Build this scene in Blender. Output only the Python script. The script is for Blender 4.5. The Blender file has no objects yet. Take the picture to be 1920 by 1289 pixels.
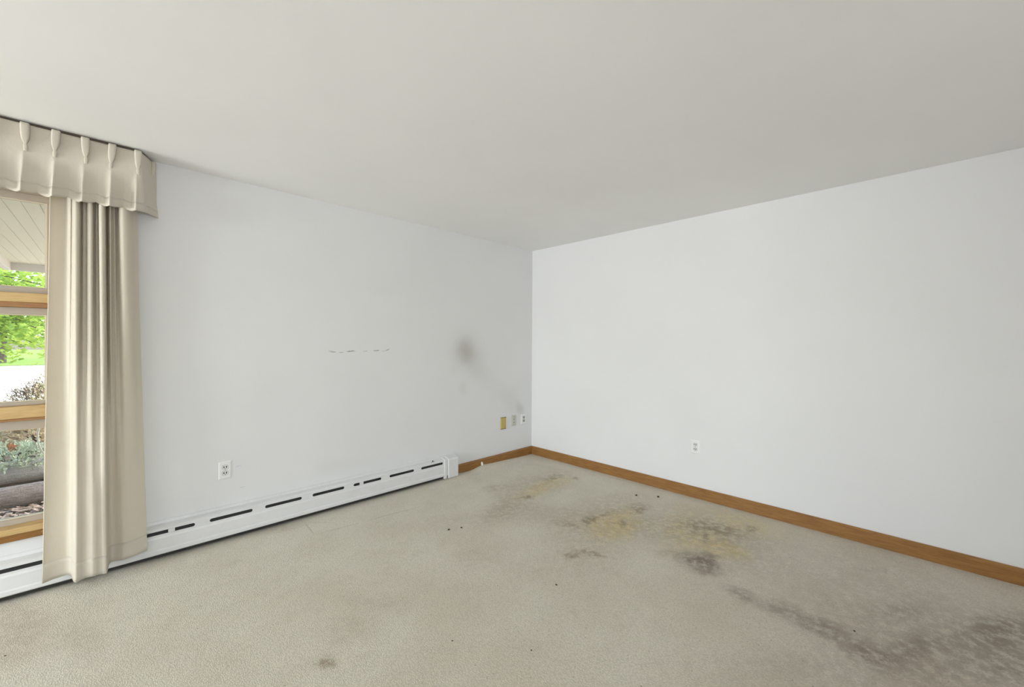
import bpy, bmesh, math, random
from mathutils import Vector, Matrix, noise

S = bpy.context.scene
COL = S.collection
random.seed(7)
PI = math.pi
FZ = -0.012            # carpet level
H = 2.40               # ceiling height
RX, RY = -8.4, -7.0    # far extents of the room (corner of the photo is at 0,0)

# ------------------------------------------------------------------ camera
cam_d = bpy.data.cameras.new('camera')
cam = bpy.data.objects.new('camera', cam_d)
COL.objects.link(cam)
cam_d.sensor_fit = 'HORIZONTAL'
cam_d.sensor_width = 36.0
cam_d.lens = 36.0 * 764.3 / 1920.0
cam_d.shift_y = -(644.5 - 642.35) / 1920.0
cam_d.clip_start = 0.02
YAW, ROLL = math.radians(45.43), 0.0050
F = Vector((math.cos(YAW), math.sin(YAW), 0)); R0 = Vector((math.sin(YAW), -math.cos(YAW), 0)); U0 = Vector((0, 0, 1))
Rv = R0 * math.cos(ROLL) + U0 * math.sin(ROLL); Uv = U0 * math.cos(ROLL) - R0 * math.sin(ROLL)
M = Matrix((Rv, Uv, -F)).transposed().to_4x4()
M.translation = Vector((-3.5825, -3.296, 1.3112))
cam.matrix_world = M
S.camera = cam

# ------------------------------------------------------------------ exposure, world, sun, daylight
S.view_settings.view_transform = 'Standard'
S.view_settings.look = 'None'
S.view_settings.exposure = 0.0
S.view_settings.gamma = 1.0
S.view_settings.use_curve_mapping = False

W = bpy.data.worlds.new('sky'); S.world = W; W.use_nodes = True
wn = W.node_tree.nodes; wl = W.node_tree.links
sky = wn.new('ShaderNodeTexSky'); sky.sky_type = 'NISHITA'
sky.sun_disc = False; sky.sun_elevation = math.radians(48); sky.sun_rotation = math.radians(90)
sky.air_density = 1.0; sky.dust_density = 3.0; sky.ozone_density = 1.0
bg = wn['Background']; bg.inputs['Strength'].default_value = 1.15
wl.new(sky.outputs[0], bg.inputs['Color'])

sun_d = bpy.data.lights.new('sun', 'SUN'); sun_d.energy = 3.2; sun_d.angle = math.radians(1.0); sun_d.color = (1, .95, .86)
sun = bpy.data.objects.new('sun', sun_d); COL.objects.link(sun)
sun.rotation_euler = Vector((-0.66, -0.02, -0.75)).to_track_quat('-Z', 'Y').to_euler()

def area(name, loc, direction, sx, sy, power, color=(1, 1, 1)):
    d = bpy.data.lights.new(name, 'AREA'); d.shape = 'RECTANGLE'; d.size = sx; d.size_y = sy; d.energy = power; d.color = color
    o = bpy.data.objects.new(name, d); COL.objects.link(o); o.location = loc
    o.rotation_euler = Vector(direction).to_track_quat('-Z', 'Y').to_euler()
    return o
# added fill lights outside two made-up windows behind the camera
area('added_fill_rear', (-3.4, RY - .30, 1.0), (-.12, 1, .9), 1.4, 1.6, 118, (.985, .98, 1.03))
area('added_fill_side', (RX - .30, -1.35, 1.0), (1, .0, .2), 2.1, 1.6, 380, (.985, .98, 1.03))
# sky portals: they give no light, they only tell the renderer where the sky comes in
for nm, loc, d, sx in (('yard_window_portal', (-4.95, .30, 1.25), (0, -1, 0), 2.3), ('rear_window_portal', (-3.4, RY - .2, 1.35), (0, 1, 0), 1.5), ('side_window_portal', (RX - .2, -1.35, 1.35), (1, 0, 0), 2.6)):
    p = area(nm, loc, d, sx, 1.85, 1); p.data.cycles.is_portal = True
S.cycles.max_bounces = 8
S.cycles.diffuse_bounces = 5

# ------------------------------------------------------------------ node helpers
def mat(name, base, rough=.6, spec=.3, metallic=0.0):
    m = bpy.data.materials.new(name); m.use_nodes = True
    b = m.node_tree.nodes['Principled BSDF']
    b.inputs['Base Color'].default_value = (*base, 1); b.inputs['Roughness'].default_value = rough
    b.inputs['Specular IOR Level'].default_value = spec; b.inputs['Metallic'].default_value = metallic
    return m
def bsdf(m): return m.node_tree.nodes['Principled BSDF']
def nd(m, t, **kw):
    n = m.node_tree.nodes.new(t)
    for k, v in kw.items(): setattr(n, k, v)
    return n
def ln(m, a, b): m.node_tree.links.new(a, b)
def pos(m): return nd(m, 'ShaderNodeNewGeometry').outputs['Position']
def objc(m): return nd(m, 'ShaderNodeTexCoord').outputs['Object']
def noise_n(m, vec, scale, detail=3, rough=.55):
    n = nd(m, 'ShaderNodeTexNoise'); n.inputs['Scale'].default_value = scale; n.inputs['Detail'].default_value = detail
    n.inputs['Roughness'].default_value = rough
    if vec is not None: ln(m, vec, n.inputs['Vector'])
    return n
def mixc(m, fac, a, b, mode='MIX'):
    n = nd(m, 'ShaderNodeMix', data_type='RGBA', blend_type=mode)
    for sock, v in ((n.inputs[0], fac), (n.inputs[6], a), (n.inputs[7], b)):
        if isinstance(v, (int, float)): sock.default_value = v
        elif isinstance(v, tuple): sock.default_value = (*v, 1)
        else: ln(m, v, sock)
    return n.outputs[2]
def mth(m, op, a, b=None):
    n = nd(m, 'ShaderNodeMath', operation=op)
    for i, v in enumerate((a, b)):
        if v is None: continue
        if isinstance(v, (int, float)): n.inputs[i].default_value = v
        else: ln(m, v, n.inputs[i])
    return n.outputs[0]
def mrange(m, v, a, b, c, d, smooth=True):
    n = nd(m, 'ShaderNodeMapRange'); n.interpolation_type = 'SMOOTHSTEP' if smooth else 'LINEAR'
    for i, x in enumerate((v, a, b, c, d)):
        if isinstance(x, (int, float)): n.inputs[i].default_value = x
        else: ln(m, x, n.inputs[i])
    return n.outputs[0]
def bump(m, h, strength, dist=.01):
    n = nd(m, 'ShaderNodeBump'); n.inputs['Strength'].default_value = strength; n.inputs['Distance'].default_value = dist
    ln(m, h, n.inputs['Height']); ln(m, n.outputs[0], bsdf(m).inputs['Normal'])
def blob(m, vec, loc, size, rot=(0, 0, 0), inner=.25):
    """soft ellipsoidal mask, 1 inside, 0 outside"""
    n = nd(m, 'ShaderNodeMapping', vector_type='TEXTURE')
    n.inputs['Location'].default_value = loc; n.inputs['Rotation'].default_value = rot; n.inputs['Scale'].default_value = size
    ln(m, vec, n.inputs['Vector'])
    l = nd(m, 'ShaderNodeVectorMath', operation='LENGTH'); ln(m, n.outputs[0], l.inputs[0])
    return mrange(m, l.outputs['Value'], inner, 1.25, 1.0, 0.0)
def wobble(m, vec, scale, amt, detail=3):
    n = noise_n(m, vec, scale, detail)
    s = nd(m, 'ShaderNodeVectorMath', operation='SUBTRACT'); ln(m, n.outputs['Color'], s.inputs[0]); s.inputs[1].default_value = (.5, .5, .5)
    k = nd(m, 'ShaderNodeVectorMath', operation='SCALE'); ln(m, s.outputs[0], k.inputs[0]); k.inputs['Scale'].default_value = amt
    a = nd(m, 'ShaderNodeVectorMath', operation='ADD'); ln(m, vec, a.inputs[0]); ln(m, k.outputs[0], a.inputs[1])
    return a.outputs[0]

# ------------------------------------------------------------------ materials
def paint(name, base, bumpy=.06):
    m = mat(name, base, .7, .2)
    n = noise_n(m, pos(m), 140, 2); bump(m, n.outputs[0], bumpy, .004)
    g = noise_n(m, pos(m), 1.3, 3)
    c = mixc(m, mrange(m, g.outputs[0], .35, .7, 0, 1), base, tuple(x * .975 for x in base)); ln(m, c, bsdf(m).inputs['Base Color'])
    m['_c'] = 0
    return m, c
M_wall, _ = paint('wall_paint', (.755, .755, .755))
M_ceil, _ = paint('ceiling_paint', (.87, .865, .857), .05)
# window wall: the same paint with scuffs and soot marks
M_wallL, cL = paint('wall_paint_scuffed', (.755, .755, .755))
def scuffs(m, c):
    pz = pos(m); w = wobble(m, pz, 7, .06)
    grey = (.33, .31, .26)
    marks = [((-1.0, 0, 1.22), (.14, 1, .17), .42, -.45), ((-.985, 0, 1.20), (.26, 1, .27), .22, -.45),
             ((-.86, 0, 1.06), (.24, 1, .15), .10, .85), ((-.60, 0, .85), (.30, 1, .15), .05, .70), ((-.36, 0, .66), (.22, 1, .14), .10, .75),
             ((-.20, 0, .545), (.12, 1, .065), .26, .95), ((-1.03, 0, .84), (.06, 1, .09), .10, 0), ((-2.3, 0, .32), (.25, 1, .08), .06, 0), ((-1.9, 0, 1.75), (.2, 1, .06), .03, 0)]
    for loc, sz, a, r in marks:
        k = blob(m, w, loc, sz, (0, r, 0), .05)
        c = mixc(m, mth(m, 'MULTIPLY', k, a), c, grey)
    w2 = wobble(m, pz, 25, .012)
    br = noise_n(m, pz, 90, 2)
    br = mrange(m, br.outputs[0], .35, .55, .25, 1)
    for x, z, l, t, r, a in [(-2.33, 1.230, .032, .006, .17, .6), (-2.262, 1.223, .022, .005, 0, .45), (-2.183, 1.232, .042, .006, 0, .85),
                             (-2.06, 1.232, .02, .004, -.05, .7), (-1.963, 1.235, .032, .006, -.04, .75), (-1.897, 1.23, .02, .005, 0, .35), (-1.86, 1.24, .025, .006, -.5, .6),
                             (-2.93, .305, .02, .003, 0, .3), (-2.955, .455, .02, .003, 0, .3)]:
        k = blob(m, w2, (x, 0, z), (l, 1, t), (0, r, 0), .45)
        c = mixc(m, mth(m, 'MULTIPLY', mth(m, 'MULTIPLY', k, br), a), c, (.22, .21, .20))
    ln(m, c, bsdf(m).inputs['Base Color'])
scuffs(M_wallL, cL)

# carpet
M_carpet = mat('carpet_loop_pile', (.5, .47, .39), .95, .1)
def carpet(m):
    pz = pos(m)
    base = (.73, .675, .555)
    n1 = noise_n(m, pz, 2.2, 4, .6)
    c = mixc(m, mrange(m, n1.outputs[0], .3, .7, 0, 1), base, (.66, .60, .475))
    n2 = noise_n(m, pz, 9, 4, .6)
    c = mixc(m, mrange(m, n2.outputs[0], .52, .8, 0, .35), c, (.54, .48, .37))
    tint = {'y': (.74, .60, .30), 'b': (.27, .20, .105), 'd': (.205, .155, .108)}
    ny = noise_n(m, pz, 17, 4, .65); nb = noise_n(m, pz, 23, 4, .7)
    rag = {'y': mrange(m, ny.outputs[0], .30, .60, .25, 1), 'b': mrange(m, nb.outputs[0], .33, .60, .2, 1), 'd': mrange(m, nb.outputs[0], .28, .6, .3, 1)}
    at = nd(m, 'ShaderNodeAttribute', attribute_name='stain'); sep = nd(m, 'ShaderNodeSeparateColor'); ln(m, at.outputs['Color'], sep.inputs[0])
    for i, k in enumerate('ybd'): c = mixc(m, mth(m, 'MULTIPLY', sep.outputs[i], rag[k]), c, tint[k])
    # creases / seams pressed into the pile
    w3 = wobble(m, pz, 6, .02)
    for x0, y0, x1, y1, a in [(-2.58, -.365, -2.25, -.405, .35), (-2.25, -.405, -1.80, -.45, .45), (-2.57, -.12, -2.585, -.37, .4), (-2.57, -.12, -2.42, -.26, .3)]:
        l = math.hypot(x1 - x0, y1 - y0) / 2
        g = blob(m, w3, ((x0 + x1) / 2, (y0 + y1) / 2, 0), (l, .006, 2), (0, 0, math.atan2(y1 - y0, x1 - x0)), .4)
        c = mixc(m, mth(m, 'MULTIPLY', g, a), c, (.2, .18, .13))
    # loops
    rot = nd(m, 'ShaderNodeMapping'); ln(m, pz, rot.inputs['Vector']); rot.inputs['Rotation'].default_value = (0, 0, math.radians(45)); rot.inputs['Scale'].default_value = (1.0, .62, .4)
    v = nd(m, 'ShaderNodeTexVoronoi'); v.inputs['Scale'].default_value = 190; v.inputs['Randomness'].default_value = .75; ln(m, rot.outputs[0], v.inputs['Vector'])
    f = noise_n(m, pz, 420, 2)
    h = mth(m, 'ADD', mth(m, 'MULTIPLY', mrange(m, v.outputs['Distance'], .0, .75, 1, 0, False), 1.0), mth(m, 'MULTIPLY', f.outputs[0], .5))
    c = mixc(m, mrange(m, h, .35, 1.15, .30, 0, False), c, (.16, .145, .11))
    bump(m, h, .32, .004)
    sp = noise_n(m, pz, 95, 1); c = mixc(m, mrange(m, sp.outputs[0], .71, .76, 0, .55), c, (.14, .12, .09))
    ln(m, c, bsdf(m).inputs['Base Color'])
    bsdf(m).inputs['Sheen Weight'].default_value = .25; bsdf(m).inputs['Sheen Roughness'].default_value = .5
STAINS_SHADE = [('y',-0.80,-0.84,0.298,0.093,-3.05,0.80),('y',-0.57,-0.85,0.184,0.102,-3.12,0.50),('b',-1.06,-0.91,0.058,0.039,2.82,0.70),('b',-0.48,-0.74,0.101,0.057,-3.00,0.50),
 ('b',-0.36,-0.90,0.040,0.031,0.41,0.60),('b',-1.08,-0.56,0.113,0.090,3.02,0.35),('b',-0.57,-1.70,0.111,0.061,3.11,0.75),('y',-0.92,-1.68,0.290,0.131,-3.08,0.90),('y',-0.86,-1.81,0.118,0.083,0.09,0.60),
 ('b',-1.04,-1.56,0.080,0.050,3.13,0.75),('b',-1.21,-1.45,0.094,0.044,2.02,0.50),('b',-0.90,-1.74,0.062,0.047,3.02,0.50),('b',-0.87,-1.57,0.128,0.031,-3.13,0.50),('b',-1.54,-1.76,0.063,0.023,-3.14,0.70),
 ('b',-1.42,-1.83,0.074,0.032,1.80,0.60),('b',-1.46,-1.77,0.120,0.050,2.60,0.30),('d',-1.04,-2.34,0.12,0.105,-0.22,1.00),('d',-1.0,-2.40,0.10,0.05,0.6,.7),('d',-1.10,-2.40,0.054,0.047,0.84,0.60),('b',-1.05,-2.19,0.078,0.044,2.59,0.35),
 ('b',-0.52,-2.25,0.169,0.131,2.07,0.70),('b',-0.32,-2.44,0.064,0.033,-0.02,0.70),('y',-0.76,-2.28,0.167,0.141,-0.04,0.90),('y',-0.76,-2.41,0.110,0.094,0.31,0.80),('b',-0.70,-2.25,0.055,0.031,0.08,0.60),
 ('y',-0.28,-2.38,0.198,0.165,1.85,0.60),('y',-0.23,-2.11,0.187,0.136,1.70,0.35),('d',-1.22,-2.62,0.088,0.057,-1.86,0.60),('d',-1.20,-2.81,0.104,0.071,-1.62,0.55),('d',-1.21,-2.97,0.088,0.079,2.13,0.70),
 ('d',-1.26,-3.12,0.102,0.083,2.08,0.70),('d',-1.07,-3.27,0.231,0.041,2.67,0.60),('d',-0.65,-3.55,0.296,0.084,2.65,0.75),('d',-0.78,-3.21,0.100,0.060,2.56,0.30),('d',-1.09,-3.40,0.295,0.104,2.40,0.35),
 ('d',-0.93,-3.55,0.210,0.070,2.82,0.40),('b',-2.96,-1.57,0.045,0.036,1.62,0.95),('b',-3.67,-0.05,0.085,0.048,2.73,0.50),('b',-2.79,-1.45,0.130,0.080,2.10,0.15),('b',-3.89,-0.33,0.361,0.090,1.76,0.25),  # brown patch below the drape is its shadow painted in
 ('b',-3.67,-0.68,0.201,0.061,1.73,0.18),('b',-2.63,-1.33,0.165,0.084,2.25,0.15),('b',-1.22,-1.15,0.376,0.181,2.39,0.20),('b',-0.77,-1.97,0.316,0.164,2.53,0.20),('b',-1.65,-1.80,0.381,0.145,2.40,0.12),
 ('b',-2.72,-0.10,0.130,0.060,2.95,0.25),('d',-0.41,-3.06,0.045,0.020,2.89,0.40),('d',-0.34,-3.12,0.027,0.010,-0.18,0.40),('b',-1.84,-0.81,0.236,0.106,2.82,0.15),('b',-0.75,-0.75,0.45,0.22,0.1,0.30),('b',-0.95,-1.62,0.50,0.28,0.1,0.32),('b',-0.60,-2.25,0.42,0.36,0.6,0.34),('y',-0.62,-2.05,0.28,0.12,0.3,0.55),('y',-1.05,-1.78,0.16,0.10,0.2,0.6),('d',-0.95,-3.35,0.60,0.28,2.5,0.38),('d',-1.55,-3.05,0.45,0.14,2.3,0.22),('b',-1.35,-0.95,0.30,0.12,0.3,0.28),('d',-0.65,-3.05,0.75,0.45,2.5,0.22),('b',-1.94,-1.35,0.205,0.125,2.81,0.10)]  # widest dark patch is painted shade, the falloff towards the right
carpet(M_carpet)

def wood(name, a, b, stretch, rough=.45, scale=9):
    m = mat(name, a, rough, .35)
    mp = nd(m, 'ShaderNodeMapping'); ln(m, objc(m), mp.inputs['Vector']); mp.inputs['Scale'].default_value = stretch
    n = noise_n(m, mp.outputs[0], scale, 5, .65)
    c = mixc(m, mrange(m, n.outputs[0], .3, .72, 0, 1), a, b)
    n2 = noise_n(m, objc(m), 2.5, 2); c = mixc(m, mrange(m, n2.outputs[0], .4, .8, 0, .35), c, b)
    ln(m, c, bsdf(m).inputs['Base Color'])
    return m
M_baseX = wood('baseboard_wood_x', (.33, .165, .048), (.225, .105, .030), (.8, 12, 9))
M_baseY = wood('baseboard_wood_y', (.33, .165, .048), (.225, .105, .030), (12, .8, 9))
M_winwood = wood('honey_window_wood', (.60, .42, .19), (.49, .32, .13), (1.2, 12, 14), .4)
M_stop = wood('red_brown_window_stop', (.38, .20, .08), (.27, .13, .05), (1.2, 12, 14), .45)
M_apron = wood('brown_window_apron', (.30, .145, .036), (.21, .095, .024), (1.2, 12, 14), .35)
M_sash = mat('taupe_sash_paint', (.45, .39, .32), .5, .3)
M_bead = mat('pale_glazing_bead', (.62, .56, .42), .5, .3)
M_white = mat('radiator_enamel', (.78, .78, .775), .35, .4)
_n = noise_n(M_white, pos(M_white), 6, 4, .7)
ln(M_white, mixc(M_white, mrange(M_white, _n.outputs[0], .45, .75, 0, .5), (.725, .725, .722), (.64, .64, .63)), bsdf(M_white).inputs['Base Color'])
M_dark = mat('cavity_shade', (.05, .048, .045), .8, .1)  # shade in and under the heater put into the colour
M_fin = mat('heater_fin_metal', (.05, .05, .047), .5, .4, .6)
M_plate = mat('white_plastic', (.80, .80, .79), .3, .45)
M_face = mat('ivory_socket_plastic', (.74, .74, .71), .35, .45)
M_slotm = mat('socket_slot_black', (.02, .02, .02), .6, .2)
M_steel = mat('screw_steel', (.45, .44, .42), .35, .5, .8)
M_grey = mat('grey_painted_plate', (.55, .55, .47), .4, .4)
M_brass = mat('dull_yellow_plate', (.52, .41, .14), .4, .4)
M_brassE = mat('plate_edge_brown', (.20, .15, .05), .5, .3)
M_paper = mat('paper_white', (.82, .80, .76), .8, .2)
M_crumb = mat('dark_crumb', (.045, .035, .025), .9, .1)
M_track = mat('curtain_track_shade_brown', (.09, .07, .05), .5, .3)  # rail colour also carries the gap shadow between valance and ceiling

def fabric(name, base, trans):
    m = mat(name, base, .9, .1)
    b = bsdf(m); b.inputs['Sheen Weight'].default_value = .15
    out = m.node_tree.nodes['Material Output']
    t = nd(m, 'ShaderNodeBsdfTranslucent'); t.inputs['Color'].default_value = (base[0] * .95, base[1] * .88, base[2] * .68, 1)
    mx = nd(m, 'ShaderNodeMixShader'); mx.inputs[0].default_value = trans
    ln(m, b.outputs[0], mx.inputs[1]); ln(m, t.outputs[0], mx.inputs[2]); ln(m, mx.outputs[0], out.inputs['Surface'])
    n = noise_n(m, objc(m), 350, 2); n2 = noise_n(m, objc(m), 22, 4, .6)
    bump(m, mth(m, 'ADD', mth(m, 'MULTIPLY', n.outputs[0], .25), mth(m, 'MULTIPLY', n2.outputs[0], .8)), .22, .008)
    g = noise_n(m, objc(m), 14, 4); c = mixc(m, mrange(m, g.outputs[0], .5, .8, 0, .3), base, tuple(x * .88 for x in base)); ln(m, c, b.inputs['Base Color'])
    return m
M_drape = fabric('cream_drape_cloth', (.80, .755, .66), .34)
M_val = fabric('cream_valance_cloth', (.66, .61, .52), .12)

def glass(name):
    m = bpy.data.materials.new(name); m.use_nodes = True
    t = m.node_tree; t.nodes.clear()
    o = t.nodes.new('ShaderNodeOutputMaterial'); tr = t.nodes.new('ShaderNodeBsdfTransparent'); gl = t.nodes.new('ShaderNodeBsdfGlossy')
    gl.inputs['Roughness'].default_value = .02; tr.inputs['Color'].default_value = (.95, .97, .95, 1)
    fr = t.nodes.new('ShaderNodeFresnel'); fr.inputs['IOR'].default_value = 1.45
    mx = t.nodes.new('ShaderNodeMixShader')
    t.links.new(fr.outputs[0], mx.inputs[0]); t.links.new(tr.outputs[0], mx.inputs[1]); t.links.new(gl.outputs[0], mx.inputs[2]); t.links.new(mx.outputs[0], o.inputs[0])
    return m
M_glass = glass('window_glass')

# ------------------------------------------------------------------ mesh helpers
def tagit(o, label=None, cat=None, group=None, kind=None):
    if label: o['label'] = label
    if cat: o['category'] = cat
    if group: o['group'] = group
    if kind: o['kind'] = kind
    return o
def empty(name, loc=(0, 0, 0), parent=None):
    o = bpy.data.objects.new(name, None); COL.objects.link(o); o.location = loc; o.empty_display_size = .05
    if parent: o.parent = parent
    return o
def link(name, me, material, parent=None, smooth=False):
    o = bpy.data.objects.new(name, me); COL.objects.link(o)
    if parent: o.parent = parent
    if material and not me.materials: me.materials.append(material)
    if smooth:
        for p in me.polygons: p.use_smooth = True
    return o
class MB:
    def __init__(s): s.v = []; s.f = []
    def box(s, x0, x1, y0, y1, z0, z1):
        n = len(s.v)
        s.v += [(x0, y0, z0), (x1, y0, z0), (x1, y1, z0), (x0, y1, z0), (x0, y0, z1), (x1, y0, z1), (x1, y1, z1), (x0, y1, z1)]
        s.f += [tuple(n + i for i in q) for q in ((0, 3, 2, 1), (4, 5, 6, 7), (0, 1, 5, 4), (1, 2, 6, 5), (2, 3, 7, 6), (3, 0, 4, 7))]
        return s
    def extrude(s, prof, a, b, axis='X'):
        """closed profile of 2-D points swept from a to b along an axis; profile in (y,z) for X, (x,z) for Y, (x,y) for Z"""
        n = len(s.v); k = len(prof)
        for t in (a, b):
            for (p, q) in prof:
                s.v.append({'X': (t, p, q), 'Y': (p, t, q), 'Z': (p, q, t)}[axis])
        s.f += [tuple(n + i for i in range(k)), tuple(n + k + i for i in reversed(range(k)))]
        s.f += [(n + i, n + k + i, n + k + (i + 1) % k, n + (i + 1) % k) for i in range(k)]
        return s
    def tube(s, pts, rad, seg=8, closed=True):
        pts = [Vector(p) for p in pts]; n0 = len(s.v)
        rad = rad if isinstance(rad, (list, tuple)) else [rad] * len(pts)
        up = Vector((0, 0, 1))
        for i, p in enumerate(pts):
            d = (pts[min(i + 1, len(pts) - 1)] - pts[max(i - 1, 0)]).normalized()
            a = d.cross(up if abs(d.z) < .95 else Vector((1, 0, 0))).normalized(); b = d.cross(a)
            for j in range(seg):
                t = 2 * PI * j / seg; s.v.append(tuple(p + (a * math.cos(t) + b * math.sin(t)) * rad[i]))
        for i in range(len(pts) - 1):
            for j in range(seg):
                q = n0 + i * seg; r = q + seg; s.f.append((q + j, q + (j + 1) % seg, r + (j + 1) % seg, r + j))
        if closed:
            s.f.append(tuple(n0 + j for j in reversed(range(seg)))); e = n0 + (len(pts) - 1) * seg; s.f.append(tuple(e + j for j in range(seg)))
        return s
    def grid(s, rows, cols, fn, wrap=False):
        n = len(s.v)
        for i in range(rows):
            for j in range(cols): s.v.append(tuple(fn(i / (rows - 1), j / (cols - 1))))
        for i in range(rows - 1):
            for j in range(cols - 1): a = n + i * cols + j; s.f.append((a, a + 1, a + cols + 1, a + cols))
        return s
    def mesh(s, name, fix=True):
        me = bpy.data.meshes.new(name); me.from_pydata(s.v, [], s.f); me.update()
        if fix:
            bm = bmesh.new(); bm.from_mesh(me); bmesh.ops.recalc_face_normals(bm, faces=bm.faces); bm.to_mesh(me); bm.free()
        return me
    def build(s, name, material, parent=None, smooth=False, bevel=0.0, solid=0.0):
        o = link(name, s.mesh(name, fix=not solid), material, parent, smooth)
        if solid:
            md = o.modifiers.new('thickness', 'SOLIDIFY'); md.thickness = solid; md.offset = 0
        if bevel:
            md = o.modifiers.new('bevel', 'BEVEL'); md.width = bevel; md.segments = 2; md.limit_method = 'ANGLE'; md.angle_limit = math.radians(40)
        return o
def struct(o, label=None):
    o['kind'] = 'structure'
    if label: o['label'] = label
    return o

# ------------------------------------------------------------------ room shell
T = .16
def floor_mesh():
    xs = sorted(set([round(RX + i * .1, 4) for i in range(int(-RX / .1) + 1) if RX + i * .1 < -4.2] + [round(-4.2 + i * .015, 4) for i in range(281)]))
    ys = sorted(set([round(RY + i * .1, 4) for i in range(int(-RY / .1)) if RY + i * .1 < -3.9] + [round(-3.9 + i * .015, 4) for i in range(261)]))
    hump = [(-1.30, .004), (-1.15, .012), (-1.08, .010), (-1.02, .004), (-.95, .004), (-.88, .014), (-.84, .022), (-.79, .030), (-.736, .028), (-.66, .022), (-.5, .016), (-.35, .010), (-.15, .003), (0, 0)]
    def hz(x, y):
        if x < -1.3: return 0
        for (a, u), (b, v) in zip(hump, hump[1:]):
            if a <= x <= b: h = u + (v - u) * (x - a) / (b - a); break
        return h * max(0, 1 - max(0, -y - .03) / .12) ** 2
    b = MB(); nx = len(xs)
    for y in ys:
        for x in xs: b.v.append((x, y, FZ + hz(x, y)))
    for j in range(len(ys) - 1):
        for i in range(nx - 1): a = j * nx + i; b.f.append((a, a + 1, a + nx + 1, a + nx))
    return b
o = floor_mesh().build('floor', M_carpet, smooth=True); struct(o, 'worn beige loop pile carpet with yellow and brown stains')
def stain_shade_attr(me):
    """strength of the yellow, brown and dark stains and painted shade at every point of the carpet"""
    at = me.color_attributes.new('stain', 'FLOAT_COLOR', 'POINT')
    S3 = [(('ybd'.index(k)), x, y, a * 1.35, b_ * 1.35, math.cos(r), math.sin(r), min(1, am * (1.3 if k == 'b' else 1.1)), 1.3 * max(a, b_) * 1.35 + .15) for k, x, y, a, b_, r, am in STAINS_SHADE]
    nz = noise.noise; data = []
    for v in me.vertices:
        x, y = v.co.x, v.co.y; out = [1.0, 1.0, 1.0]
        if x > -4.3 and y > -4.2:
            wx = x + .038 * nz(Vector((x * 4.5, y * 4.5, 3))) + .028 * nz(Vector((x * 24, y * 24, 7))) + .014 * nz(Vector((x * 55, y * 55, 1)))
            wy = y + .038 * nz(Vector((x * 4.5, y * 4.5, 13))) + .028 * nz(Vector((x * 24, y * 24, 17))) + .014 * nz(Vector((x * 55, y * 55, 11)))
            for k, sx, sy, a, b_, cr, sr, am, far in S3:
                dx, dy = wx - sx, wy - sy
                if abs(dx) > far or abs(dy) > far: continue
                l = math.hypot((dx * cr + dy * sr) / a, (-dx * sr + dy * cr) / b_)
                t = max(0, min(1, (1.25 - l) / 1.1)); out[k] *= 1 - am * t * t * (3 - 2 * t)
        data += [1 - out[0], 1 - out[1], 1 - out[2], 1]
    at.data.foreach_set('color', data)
stain_shade_attr(o.data)
b = MB(); b.box(RX - T, T, RY - T, T, FZ - .12, FZ - .01)
struct(b.build('floor_slab', mat('concrete_slab', (.3, .3, .29), .9)), 'concrete slab under the beige carpet')
struct(MB().box(RX - T, T, RY - T, T, H, H + .14).build('ceiling', M_ceil), 'plain off white painted ceiling')
struct(MB().box(0, T, RY - T, T, FZ - .1, H).build('wall_right', M_wall), 'bare white wall with one outlet near the floor')
# window openings
WX0, WX1, WZ0, WZ1 = -6.04, -3.795, .30, 2.10
def wall_hole(name, material, axis, a0, a1, c0, c1, h0, h1, z0, z1, label):
    b = MB()
    def bx(u0, u1, w0, w1):
        if axis == 'X': b.box(u0, u1, c0, c1, w0, w1)
        else: b.box(c0, c1, u0, u1, w0, w1)
    bx(a0, h0, FZ - .1, H); bx(h1, a1, FZ - .1, H); bx(h0, h1, FZ - .1, z0); bx(h0, h1, z1, H)
    return struct(b.build(name, material), label)
wall_hole('wall_left', M_wallL, 'X', RX - T, 0, 0, T, WX0, WX1, WZ0, WZ1, 'white wall with grey scuffs holding the window and heater')
wall_hole('wall_back', M_wall, 'X', RX - T, T, RY - T, RY, -4.15, -2.65, .45, 2.25, 'white wall with an added window behind the camera')
wall_hole('wall_side', M_wall, 'Y', RY, 0, RX - T, RX, -2.4, -.3, .45, 2.25, 'white wall with an added window at the far side')

struct(MB().box(RX - T, -4.95, RY, -2.36, FZ - .1, H).build('added_partition', M_wall), 'added unseen white partition behind the camera cutting light to the right')  # added out of view to dim the far end of the right wall

# baseboards
hb = .08
prof = [(0, FZ - .02), (-.020, FZ - .02), (-.020, hb - .012), (-.012, hb), (0, hb)]
struct(MB().extrude(prof, RY, 0, 'Y').build('baseboard_right', M_baseY), 'honey brown wooden baseboard along the right wall')
struct(MB().extrude(prof, RX, -6.31, 'X').build('baseboard_left_far', M_baseX), 'honey brown baseboard left of the heater')
struct(MB().extrude(prof, -1.14, -.019, 'X').build('baseboard_left', M_baseX), 'short honey brown baseboard between heater and corner')
struct(MB().extrude([(-p - .0, q) for p, q in [(-RY + 0 + p, q) for p, q in prof]], -5.0, -.019, 'X').build('baseboard_back', M_baseX), 'honey brown baseboard behind the camera')

# ------------------------------------------------------------------ window of the photograph
win = struct(empty('window_1', ((WX0 + WX1) / 2, 0.06, WZ0)), 'honey wood window of stacked panes behind the cream drape'); win['label'] = 'honey wood window of stacked panes beside the cream drape'
wo = Vector(win.location)
def wbox(name, m, x0, x1, y0, y1, z0, z1, parent=win, bevel=.003):
    b = MB().box(x0 - wo.x, x1 - wo.x, y0 - wo.y, y1 - wo.y, z0 - wo.z, z1 - wo.z)
    return b.build(name, m, parent, bevel=bevel)
GY = .065
cols = [(-6.005, -5.285), (-5.278 + .0, -4.558), (-4.551, -3.831)]
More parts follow.
